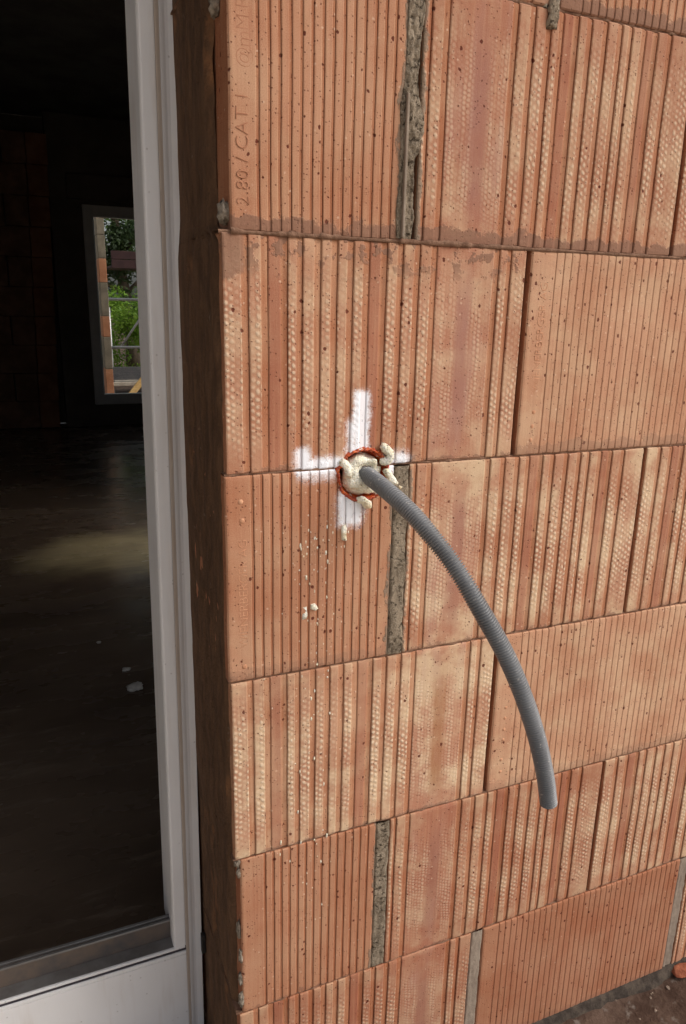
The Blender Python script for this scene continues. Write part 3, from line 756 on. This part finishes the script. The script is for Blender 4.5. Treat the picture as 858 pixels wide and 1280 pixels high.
for i in range(230):
    if i < 150: x = rs.gauss(0.302, 0.022); z = rs.uniform(-0.49, -0.30)
    else: x = rs.gauss(0.29, 0.025); z = rs.uniform(-0.90, -0.50)
    if x < 0.215: continue
    r = rs.uniform(0.0004, 0.0013); l = r*rs.uniform(1, 3.4); y = 0.0002
    n0 = len(v)
    for k in range(6): v.append((x+r*math.cos(k*math.pi/3), y+0.0006, z+l*math.sin(k*math.pi/3)))
    v.append((x, y-r*0.8, z))
    for k in range(6): f.append((n0+k, n0+6, n0+(k+1) % 6))
sp = link('foam_specks', mesh('foam_specks', v, f, True), wall, None, [M_foam]); sp['kind'] = 'stuff'

# corrugated conduit
ctrl = [(0.352, 0.050, -0.256), (0.3562, 0.022, -0.2575), (0.3585, 0.0, -0.2588), (0.3605, -0.025, -0.2622), (0.3714, -0.06, -0.2758), (0.3865, -0.09, -0.2976), (0.4022, -0.118, -0.3273), (0.4214, -0.14, -0.3633),
        (0.4381, -0.158, -0.4003), (0.4594, -0.17, -0.4411), (0.4792, -0.178, -0.4846), (0.4976, -0.182, -0.5315), (0.5128, -0.182, -0.5767), (0.5225, -0.18, -0.6285)]
P = [Vector(c) for c in ctrl]
def smooth_pts(P, it=2):
    Q = [p.copy() for p in P]
    for _ in range(it):
        Q = [Q[0]] + [(Q[i-1]+Q[i]*2+Q[i+1])/4 for i in range(1, len(Q)-1)] + [Q[-1]]
    return Q
P = smooth_pts(P, 2)
def catmull(P, n):
    out = []
    E = [P[0]*2-P[1]] + P + [P[-1]*2-P[-2]]
    for i in range(1, len(E)-2):
        for k in range(n):
            t = k/n; a, b, c, d = E[i-1], E[i], E[i+1], E[i+2]
            out.append(0.5*((2*b)+(c-a)*t+(2*a-5*b+4*c-d)*t*t+(3*b-a-3*c+d)*t**3))
    out.append(P[-1]); return out
dense = catmull(P, 40)
L = [0]
for i in range(1, len(dense)): L.append(L[-1]+(dense[i]-dense[i-1]).length)
pitch = 0.0031; per = 8; step = pitch/per
tot = L[-1]; ns = int(tot/step)
pts, j = [], 0
for i in range(ns+1):
    s = i*step
    while j < len(L)-2 and L[j+1] < s: j += 1
    t = (s-L[j])/max(1e-9, L[j+1]-L[j])
    pts.append(dense[j].lerp(dense[j+1], t) + 0.0022*min(1.0, s/0.1)*Vector((noise.noise(Vector((s*13, 1.5, 0))), noise.noise(Vector((s*13, 4.5, 0))), noise.noise(Vector((s*13, 8.5, 0))))))
R0 = 0.0103
def crad(i):
    ph = (i % per)/per
    return R0 - (0.0011 if ph < 0.36 else 0.0)
prof_r = [0.0, 0.0, -0.0012, -0.0024, -0.0024, -0.0024, -0.0012, 0.0]
seg = 26; v, f = [], []
a = (pts[1]-pts[0]).orthogonal().normalized()
for i, p in enumerate(pts):
    t = (pts[min(i+1, len(pts)-1)]-pts[max(0, i-1)]).normalized(); a = (a-t*a.dot(t)).normalized(); b = t.cross(a)
    r = R0 + prof_r[i % per]*1.0
    for k in range(seg):
        q = 2*math.pi*k/seg; v.append(p+(a*math.cos(q)+b*math.sin(q))*r)
nn = len(pts)
# inner wall of the open end
inner = []
for i in (nn-1, nn-1-per*6):
    p = pts[i]; t = (pts[min(i+1, nn-1)]-pts[i-1]).normalized(); aa = (a-t*a.dot(t)).normalized(); bb = t.cross(aa)
    inner.append(len(v))
    for k in range(seg):
        q = 2*math.pi*k/seg; v.append(p+(aa*math.cos(q)+bb*math.sin(q))*(R0-0.0017))
for i in range(nn-1):
    for k in range(seg): f.append((i*seg+k, i*seg+(k+1) % seg, (i+1)*seg+(k+1) % seg, (i+1)*seg+k))
for k in range(seg):
    k2 = (k+1) % seg
    f.append(((nn-1)*seg+k, (nn-1)*seg+k2, inner[0]+k2, inner[0]+k)); f.append((inner[0]+k, inner[0]+k2, inner[1]+k2, inner[1]+k))
f.append(tuple(inner[1]+k for k in range(seg)))
base = Vector((0.3585, 0, -0.2588))
cme = mesh('conduit', [x-base for x in v], f, True)
con = link('conduit', cme, None, base, [M_conduit])
tag(con, 'grey corrugated plastic conduit curving down out of the foam filled hole', 'conduit')

# ---------------------------------------------------------------- ground
def ground():
    xs = [-80, -40, -15, -6, -3, -1.5, -0.5] + [0.0+0.02*i for i in range(101)] + [2.3, 3, 4, 7, 15, 40, 80]
    ys = [-80, -40, -15, -6, -3, -1.8, -1.2, -0.9] + [-0.8+0.02*i for i in range(45)] + [0.2, 1, 3, 7, 12, 20, 40, 80]
    v, f = [], []
    for y in ys:
        for x in xs:
            near = 1.0 if (-0.5 < x < 2.2 and -0.9 < y < 0.1) else 0.0
            z = -1.252 + near*(0.012*noise.fractal(Vector((x*7, y*7, 0)), 1.0, 2.0, 5) - 0.004)
            v.append((x, y, z))
    n = len(xs)
    for j in range(len(ys)-1):
        for i in range(n-1): f.append((j*n+i, j*n+i+1, (j+1)*n+i+1, (j+1)*n+i))
    return mesh('ground', v, f, True)
tag(link('ground', ground(), None, None, [M_soil]), kind='structure')
# mortar fillet where the wall meets the ground
v, f = [], []; n = 160
for i in range(n+1):
    x = 0.19 + 1.6*i/n
    a_ = 0.014+0.010*noise.noise(Vector((x*12, 0, 0)))+0.004*noise.noise(Vector((x*60, 0, 0))); h = 0.006+0.006*max(0, noise.noise(Vector((x*9, 5, 0))))
    v += [(x, 0.004, -1.247+h), (x, -a_*0.5, -1.249+h*0.5), (x, -a_, -1.262)]
for i in range(n):
    for k in range(2): f.append((i*3+k, (i+1)*3+k, (i+1)*3+k+1, i*3+k+1))
link('mortar_fillet', mesh('mortar_fillet', v, f, True), wall, None, [noise_mat('dark_mortar', (0.03, 0.022, 0.017), (0.085, 0.064, 0.048), 60, 0.95, 0.003, 200)])
bm = bmesh.new(); rs = random.Random(12)
for i in range(26):
    q = Vector((rs.uniform(-1, 1), rs.uniform(-1, 1), rs.uniform(-1, 1))).normalized()
    bm.verts.new((q.x*0.030, q.y*0.015, q.z*0.008))
bmesh.ops.convex_hull(bm, input=bm.verts)
bmesh.ops.bevel(bm, geom=list(bm.edges), offset=0.0008, segments=1, affect='EDGES')
fr = link('brick_fragment', bm_mesh('brick_fragment', bm), None, (1.035, -0.014, -1.248), [noise_mat('broken_brick', (0.22, 0.065, 0.032), (0.34, 0.115, 0.058), 90, 0.95, 0.003, 260)])
tag(fr, 'broken orange brick fragment lying on the soil at the wall foot', 'brick fragment')
v, f = [], []
rs = random.Random(8)
for i in range(420):
    x = rs.uniform(0.35, 1.5); y = rs.uniform(-0.45, -0.005); r = rs.uniform(0.0012, 0.0055)*rs.random()**0.5
    z = -1.256 + 0.012*noise.fractal(Vector((x*7, y*7, 0)), 1.0, 2.0, 5)
    n0 = len(v)
    bm = bmesh.new(); bmesh.ops.create_icosphere(bm, subdivisions=1, radius=r)
    for q in bm.verts: v.append((x+q.co.x*rs.uniform(.7, 1.3), y+q.co.y*rs.uniform(.7, 1.3), z+q.co.z*rs.uniform(.5, 1)))
    bm.verts.index_update()
    for fa in bm.faces: f.append(tuple(n0+q.index for q in fa.verts))
    bm.free()
tag(link('gravel', mesh('gravel', v, f), None, None, [noise_mat('grit', (0.10, 0.065, 0.045), (0.36, 0.28, 0.22), 55, 0.95)]), 'loose grit and crumbs of mortar on the soil along the wall', 'gravel', None, 'stuff')

# ---------------------------------------------------------------- door frame
FY = 0.20
door = empty('door_frame', (-0.33, FY, -1.25), 'white plastic door frame with grey threshold in front of the dark room', 'door frame')
def extrude_z(name, prof, z0, z1, mat, parent, tilt=0.0, zc=-0.35):
    n = len(prof); v = []
    for z in (z0, z1):
        for x, y in prof: v.append((x + tilt*(z-zc), y, z))
    f = [(i, (i+1) % n, n+(i+1) % n, n+i) for i in range(n)] + [tuple(range(n))[::-1], tuple(range(n, 2*n))]
    bm = bmesh.new(); vs = [bm.verts.new(q) for q in v]
    for q in f: bm.faces.new([vs[i] for i in q])
    me = bm_mesh(name, bm)
    return link(name, me, parent, None, [mat])
T = 0.0085
jamb = [(0.1435, 0.288), (0.1435, 0.2060), (0.1445, 0.2025), (0.1455, 0.2005), (0.1475, 0.200), (0.1610, 0.200), (0.1625, 0.2003), (0.1630, 0.2012), (0.1630, 0.288)]
extrude_z('sash_jamb', jamb, -1.0605, 1.0, M_pvc, door, T)
extrude_z('jamb_cover', [(0.1690, 0.268), (0.1690, 0.2045), (0.1710, 0.2050), (0.1730, 0.2058), (0.1760, 0.2075), (0.1800, 0.2085), (0.1895, 0.2085), (0.1905, 0.210), (0.1905, 0.268)], -1.25, 1.0, M_pvc, door, T)
extrude_z('sealant_line', [(0.1632, 0.267), (0.1632, 0.2014), (0.1650, 0.2020), (0.1688, 0.2046), (0.1688, 0.267)], -1.25, 1.0, M_seam, door, T)
X0, X1 = -0.85, 0.1570
boxobj('bottom_panel', (X0, X1, 0.2010, 0.27, -1.25, -1.0795), M_pvc, door, 0.001)
boxobj('sill_lip', (X0, X1, 0.2000, 0.2085, -1.0780, -1.0715), M_pvc, door, 0.001)
boxobj('seal', (X0, X1+0.001, 0.2018, 0.2085, -1.0714, -1.0652), M_seal, door, 0.0005)
boxobj('sill_strip', (X0, X1-0.0012, 0.1995, 0.2035, -1.0650, -1.0602), M_pvc, door, 0.001)
boxobj('sill_ledge', (X0, X1-0.012, 0.2036, 0.2260, -1.0650, -1.0610), M_alu, door, 0.0005)
boxobj('threshold', (X0, 0.1425, 0.2262, 0.2400, -1.0790, -1.0310), M_aludark, door, 0.001)
boxobj('threshold_cap', (X0, 0.1425, 0.2255, 0.2300, -1.0309, -1.0275), M_alu, door, 0.0008)
boxobj('threshold_cap', (X0, 0.1425, 0.2340, 0.2390, -1.0309, -1.0270), M_alu, door, 0.0008)
extrude_z('left_jamb', [(-0.85, 0.27), (-0.85, 0.20), (-0.79, 0.20), (-0.78, 0.222), (-0.78, 0.27)], -1.0605, 1.0, M_pvc, door)
boxobj('head', (-0.85, 0.19, 0.2005, 0.27, 1.0005, 1.07), M_pvc, door, 0.001)
b1 = boxobj('packer', (0.1885, 0.1935, 0.196, 0.206, -0.268, -0.238), M_red, door, 0.0008)
boxobj('packer', (0.1815, 0.1880, 0.196, 0.2055, -1.085, -1.050), M_dark, door, 0.0008)

# ---------------------------------------------------------------- the room behind the door
FZ = -1.2; CZ = 1.45; BY = 6.5
def st(name, b, mat):
    return tag(boxobj(name, b, mat), kind='structure')
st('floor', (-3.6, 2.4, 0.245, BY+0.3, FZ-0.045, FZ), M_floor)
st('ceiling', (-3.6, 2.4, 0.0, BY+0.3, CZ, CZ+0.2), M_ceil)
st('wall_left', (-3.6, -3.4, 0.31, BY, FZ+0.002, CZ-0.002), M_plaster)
# right wall: unseen doorway, added only to spill daylight on the floor
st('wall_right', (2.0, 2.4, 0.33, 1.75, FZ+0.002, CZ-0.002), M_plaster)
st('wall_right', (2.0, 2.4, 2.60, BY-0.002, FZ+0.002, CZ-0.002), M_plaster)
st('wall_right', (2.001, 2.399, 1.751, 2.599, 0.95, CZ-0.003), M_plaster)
st('unseen_shade_slab', (-3.6, 3.2, -0.45, -0.002, CZ+0.003, CZ+0.19), M_ceil)  # slab above the view, added to shade the top brick rows
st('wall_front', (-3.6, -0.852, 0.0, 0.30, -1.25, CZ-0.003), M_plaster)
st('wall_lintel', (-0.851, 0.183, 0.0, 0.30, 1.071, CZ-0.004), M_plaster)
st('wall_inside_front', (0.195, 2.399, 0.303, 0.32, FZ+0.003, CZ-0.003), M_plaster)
# back wall with the window opening
GX0, GX1, GZ0, GZ1 = 0.652, 1.75, -0.905, 0.648
st('wall_back', (0.31, GX0-0.085, BY, BY+0.25, FZ+0.001, CZ-0.002), M_plaster)
st('wall_back_sill', (GX0-0.084, GX1+0.1, BY+0.01, BY+0.25, FZ+0.001, GZ0-0.10), M_plaster)
st('wall_back_head', (GX0-0.084, GX1+0.1, BY+0.01, BY+0.25, GZ1+0.10, CZ-0.002), M_plaster)
st('wall_back_right', (GX1+0.101, 2.4, BY, BY+0.25, FZ+0.001, CZ-0.002), M_plaster)
# brick pier and wall at the back left, block by block
bw = empty('indoor_brick_wall', (-1.5, BY-0.05, FZ), 'dim brick wall at the back left of the dark room', 'wall')
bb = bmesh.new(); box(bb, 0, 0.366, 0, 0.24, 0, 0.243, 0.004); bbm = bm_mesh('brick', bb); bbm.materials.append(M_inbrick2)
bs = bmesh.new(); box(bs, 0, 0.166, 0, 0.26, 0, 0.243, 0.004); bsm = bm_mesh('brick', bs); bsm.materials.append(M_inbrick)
rs = random.Random(2)
for r in range(11):
    z = FZ + 0.004 + r*0.2475
    if z > CZ-0.25: break
    link('brick', bsm, bw, (0.115+0.008*(r-4), BY-0.02, z))
    x = 0.115+0.008*(r-4) - 0.372 + (0 if r % 2 else 0.0)
    k = 0
    while x > -3.4:
        o = link('brick', bbm, bw, (x, BY+rs.uniform(-0.006, 0.006), z)); x -= 0.374
        if k == 0 and r % 2: x += 0.18; o.scale.x = 0.5; o.location.x += 0.183
        k += 1
boxobj('wall_core', (-3.4, 0.31, BY+0.245, BY+0.26, FZ+0.002, CZ-0.003), M_plaster, bw)

# far window
win = empty('window', ((GX0+GX1)/2, BY, GZ0-0.1), 'grey framed window at the back of the dark room looking out on greenery', 'window')
for nm, b in (('frame_stile', (GX0-0.083, GX0, BY-0.02, BY+0.06, GZ0-0.095, GZ1+0.095)), ('frame_stile', (GX1, GX1+0.083, BY-0.02, BY+0.06, GZ0-0.095, GZ1+0.095)),
              ('frame_rail', (GX0, GX1, BY-0.018, BY+0.058, GZ0-0.095, GZ0)), ('frame_rail', (GX0, GX1, BY-0.018, BY+0.058, GZ1, GZ1+0.095))):
    boxobj(nm, b, M_winframe, win, 0.004)
boxobj('glazing_bead', (GX0+0.004, GX0+0.012, BY+0.030, BY+0.10, GZ0, GZ1), noise_mat('white_bead', (0.75, 0.75, 0.76), (0.8, 0.8, 0.8), 5, 0.4), win)
boxobj('pane', (GX0+0.0005, GX1-0.0005, BY+0.022, BY+0.026, GZ0+0.0005, GZ1-0.0005), M_glass, win)
boxobj('roller_shutter_box', (GX0-0.20, GX1+0.2, BY-0.07, BY-0.021, GZ1+0.13, GZ1+0.33), M_plaster, win, 0.005)
# lumps of plaster on the floor
Ms = noise_mat('plaster_lump', (0.55, 0.52, 0.48), (0.7, 0.66, 0.6), 60, 0.95)
labs = ('largest pale plaster lump on the dark floor nearest the door frame', 'middle sized pale plaster lump on the dark floor', 'smallest pale plaster crumb farthest into the dark floor')
for (x, y, s), lb in zip(((0.222, 1.330, 0.022), (0.212, 1.455, 0.012), (0.150, 1.690, 0.008)), labs):
    tag(link('plaster_lump', rock_mesh('plaster_lump', s, s*1.1, s*0.3, s*200, 3, 0.5), None, (x, y, FZ+s*0.15), [Ms]), lb, 'plaster lump', 'plaster lumps on the floor')

# ---------------------------------------------------------------- outside the far window
pil = empty('brick_pillar', (0.87, 8.0, -1.25), 'brick pillar of orange and mortar grey blocks outside the far window', 'pillar')
zs = [(-1.25, -1.10, 0), (-1.10, -0.80, 1), (-0.80, -0.45, 0), (-0.45, -0.225, 1), (-0.225, 0.13, 0), (0.13, 0.38, 1), (0.38, 0.62, 0), (0.62, 0.87, 0), (0.87, 1.12, 0), (1.12, 1.37, 0)]
M_pillarbrick = noise_mat('pillar_brick', (0.38, 0.16, 0.08), (0.48, 0.22, 0.12), 7, 0.95, 0.002, 90)
for z0, z1, k in zs:
    boxobj('brick', (0.820, 0.900, 8.0, 8.24, z0+0.003, z1-0.003), M_pillarbrick if k else M_greyblock, pil, 0.005)
for z0, z1, k in zs:
    boxobj('mortar_joint', (0.830, 0.896, 8.004, 8.236, z0-0.0029, z0+0.0029), M_greyblock, pil)
sc = empty('scaffold', (1.0, 9.0, -1.25), 'tube scaffold with guard rails and boards seen through the far window', 'scaffold')
def rail(nm, a, b, r, mat, par): link(nm, tube_mesh(nm, [a, Vector(a).lerp(Vector(b), 0.5), b], r, 10), par, None, [mat])
for x in (1.00, 3.4):
    rail('standard', (x, 9.0, -1.25), (x, 9.0, -0.14 if x < 2 else 2.6), 0.016, M_rail, sc)
    rail('standard', (x-0.01, 9.9, -1.25), (x-0.01, 9.9, 2.6), 0.016, M_rail, sc)
rail('guard_rail', (0.93, 8.97, -0.04), (3.6, 8.97, -0.04), 0.017, M_rail, sc)
rail('guard_rail', (0.93, 8.97, -0.615), (3.6, 8.97, -0.615), 0.017, M_rail, sc)
rail('brace', (1.12, 9.05, -0.62), (1.75, 9.05, 0.25), 0.013, M_rail, sc)
boxobj('toe_board', (0.97, 3.6, 8.95, 8.98, -1.015, -0.855), M_toe, sc, 0.004)
boxobj('plank', (0.96, 3.6, 8.90, 9.85, -1.085, -1.040), M_plank, sc, 0.004)
boxobj('upper_board', (1.065, 3.6, 9.00, 9.04, 0.325, 0.425), M_board, sc, 0.004)
boxobj('upper_board', (1.065, 3.6, 9.00, 9.04, 0.430, 0.525), M_board, sc, 0.004)
boxobj('upper_board', (1.065, 3.6, 9.045, 9.9, 0.335, 0.36), M_board, sc, 0.004)
a, b = Vector((1.06, 8.5, -1.25)), Vector((1.62, 8.5, -0.58))
bm = bmesh.new(); box(bm, -0.5*(b-a).length, 0.5*(b-a).length, -0.02, 0.02, -0.035, 0.035, 0.003)
t = (b-a).normalized()
bmesh.ops.rotate(bm, verts=bm.verts, cent=(0, 0, 0), matrix=Matrix.Rotation(-math.atan2(t.z, t.x), 3, 'Y'))
wp = link('timber_prop', bm_mesh('timber_prop', bm), None, (a+b)/2, [M_wood])
tag(wp, 'yellow timber prop leaning in front of the scaffold outside the far window', 'timber prop')

def crown(name, parent, c, rad, n, size, mat, seed, clumps=40):
    rg_ = random.Random(seed); v, f = [], []
    cl = []
    for i in range(clumps):
        while True:
            p = Vector((rg_.uniform(-1, 1), rg_.uniform(-1, 1), rg_.uniform(-1, 1)))
            if 0.25 < p.length < 1: break
        cl.append((Vector((p.x*rad[0], p.y*rad[1], p.z*rad[2])), rg_.uniform(0.14, 0.30)*min(rad)*1.3))
    for i in range(n):
        q, cr_ = cl[rg_.randrange(clumps)]
        d = Vector((rg_.gauss(0, 1), rg_.gauss(0, 1), rg_.gauss(0, 1))).normalized()*cr_*rg_.random()**0.4
        p = Vector(c)+q+d
        nrm = (d.normalized()+Vector((rg_.gauss(0, .6), rg_.gauss(0, .6), rg_.gauss(0.3, .6)))).normalized()
        u = nrm.orthogonal().normalized(); u.rotate(Matrix.Rotation(rg_.uniform(0, 6.28), 3, nrm)); w = nrm.cross(u)
        s = size*rg_.uniform(0.6, 1.3); n0 = len(v)
        v += [p-u*s, p+w*s*0.45, p+u*s, p-w*s*0.45]; f.append((n0, n0+1, n0+2, n0+3))
    link(name, mesh(name, v, f), parent, None, [mat])
def tree(x, y, h, rad, n, size, mat, seed, label, cz=0.62):
    t = empty('tree', (x, y, -1.25), label, 'tree', 'trees beyond the scaffold')
    rg_ = random.Random(seed)
    tp = [Vector((x+0.1*math.sin(i+seed), y, -1.25+h*0.85*i/6)) for i in range(7)]
    link('trunk', tube_mesh('trunk', tp, lambda i: 0.14*(1-i/7.5), 10), t, None, [M_bark])
    for k in range(6):
        b0 = tp[2+k % 4]; an = rg_.uniform(0, 6.28); l = rad[0]*0.8
        link('limb', tube_mesh('limb', [b0, b0+Vector((math.cos(an)*l*.5, math.sin(an)*l*.5, l*.3)), b0+Vector((math.cos(an)*l, math.sin(an)*l, l*.5))], lambda i: 0.05*(1-i/3.2), 6), t, None, [M_bark])
    crown('crown', t, (x, y, -1.25+h*cz), rad, n, size, mat, seed, 70)
tree(1.75, 13.5, 4.6, (1.1, 1.1, 1.9), 16000, 0.05, M_leafdark, 1, 'dark green tree rising behind the maroon board on the left')
tree(3.3, 16.0, 5.5, (1.9, 1.5, 2.2), 9000, 0.06, M_leaf, 2, 'lighter leafy tree with sky showing through behind the dark tree')
bu = empty('bush', (2.0, 11.5, -1.25), 'bright yellow green bush behind the scaffold guard rails', 'bush')
crown('foliage', bu, (2.1, 11.5, -0.55), (1.25, 0.7, 0.85), 22000, 0.030, M_leafbright, 6, 60)
link('stem', tube_mesh('stem', [(2.0, 11.5, -1.25), (2.05, 11.5, -0.9), (2.1, 11.5, -0.5)], 0.05, 8), bu, None, [M_bark])
hedge = empty('hedge', (6.4, 21.5, -1.25), 'dark continuous hedge closing off the view beyond the trees', 'hedge')
crown('foliage', hedge, (6.4, 21.5, -0.5), (3.9, 0.8, 1.1), 14000, 0.09, M_leafdark, 9, 120)
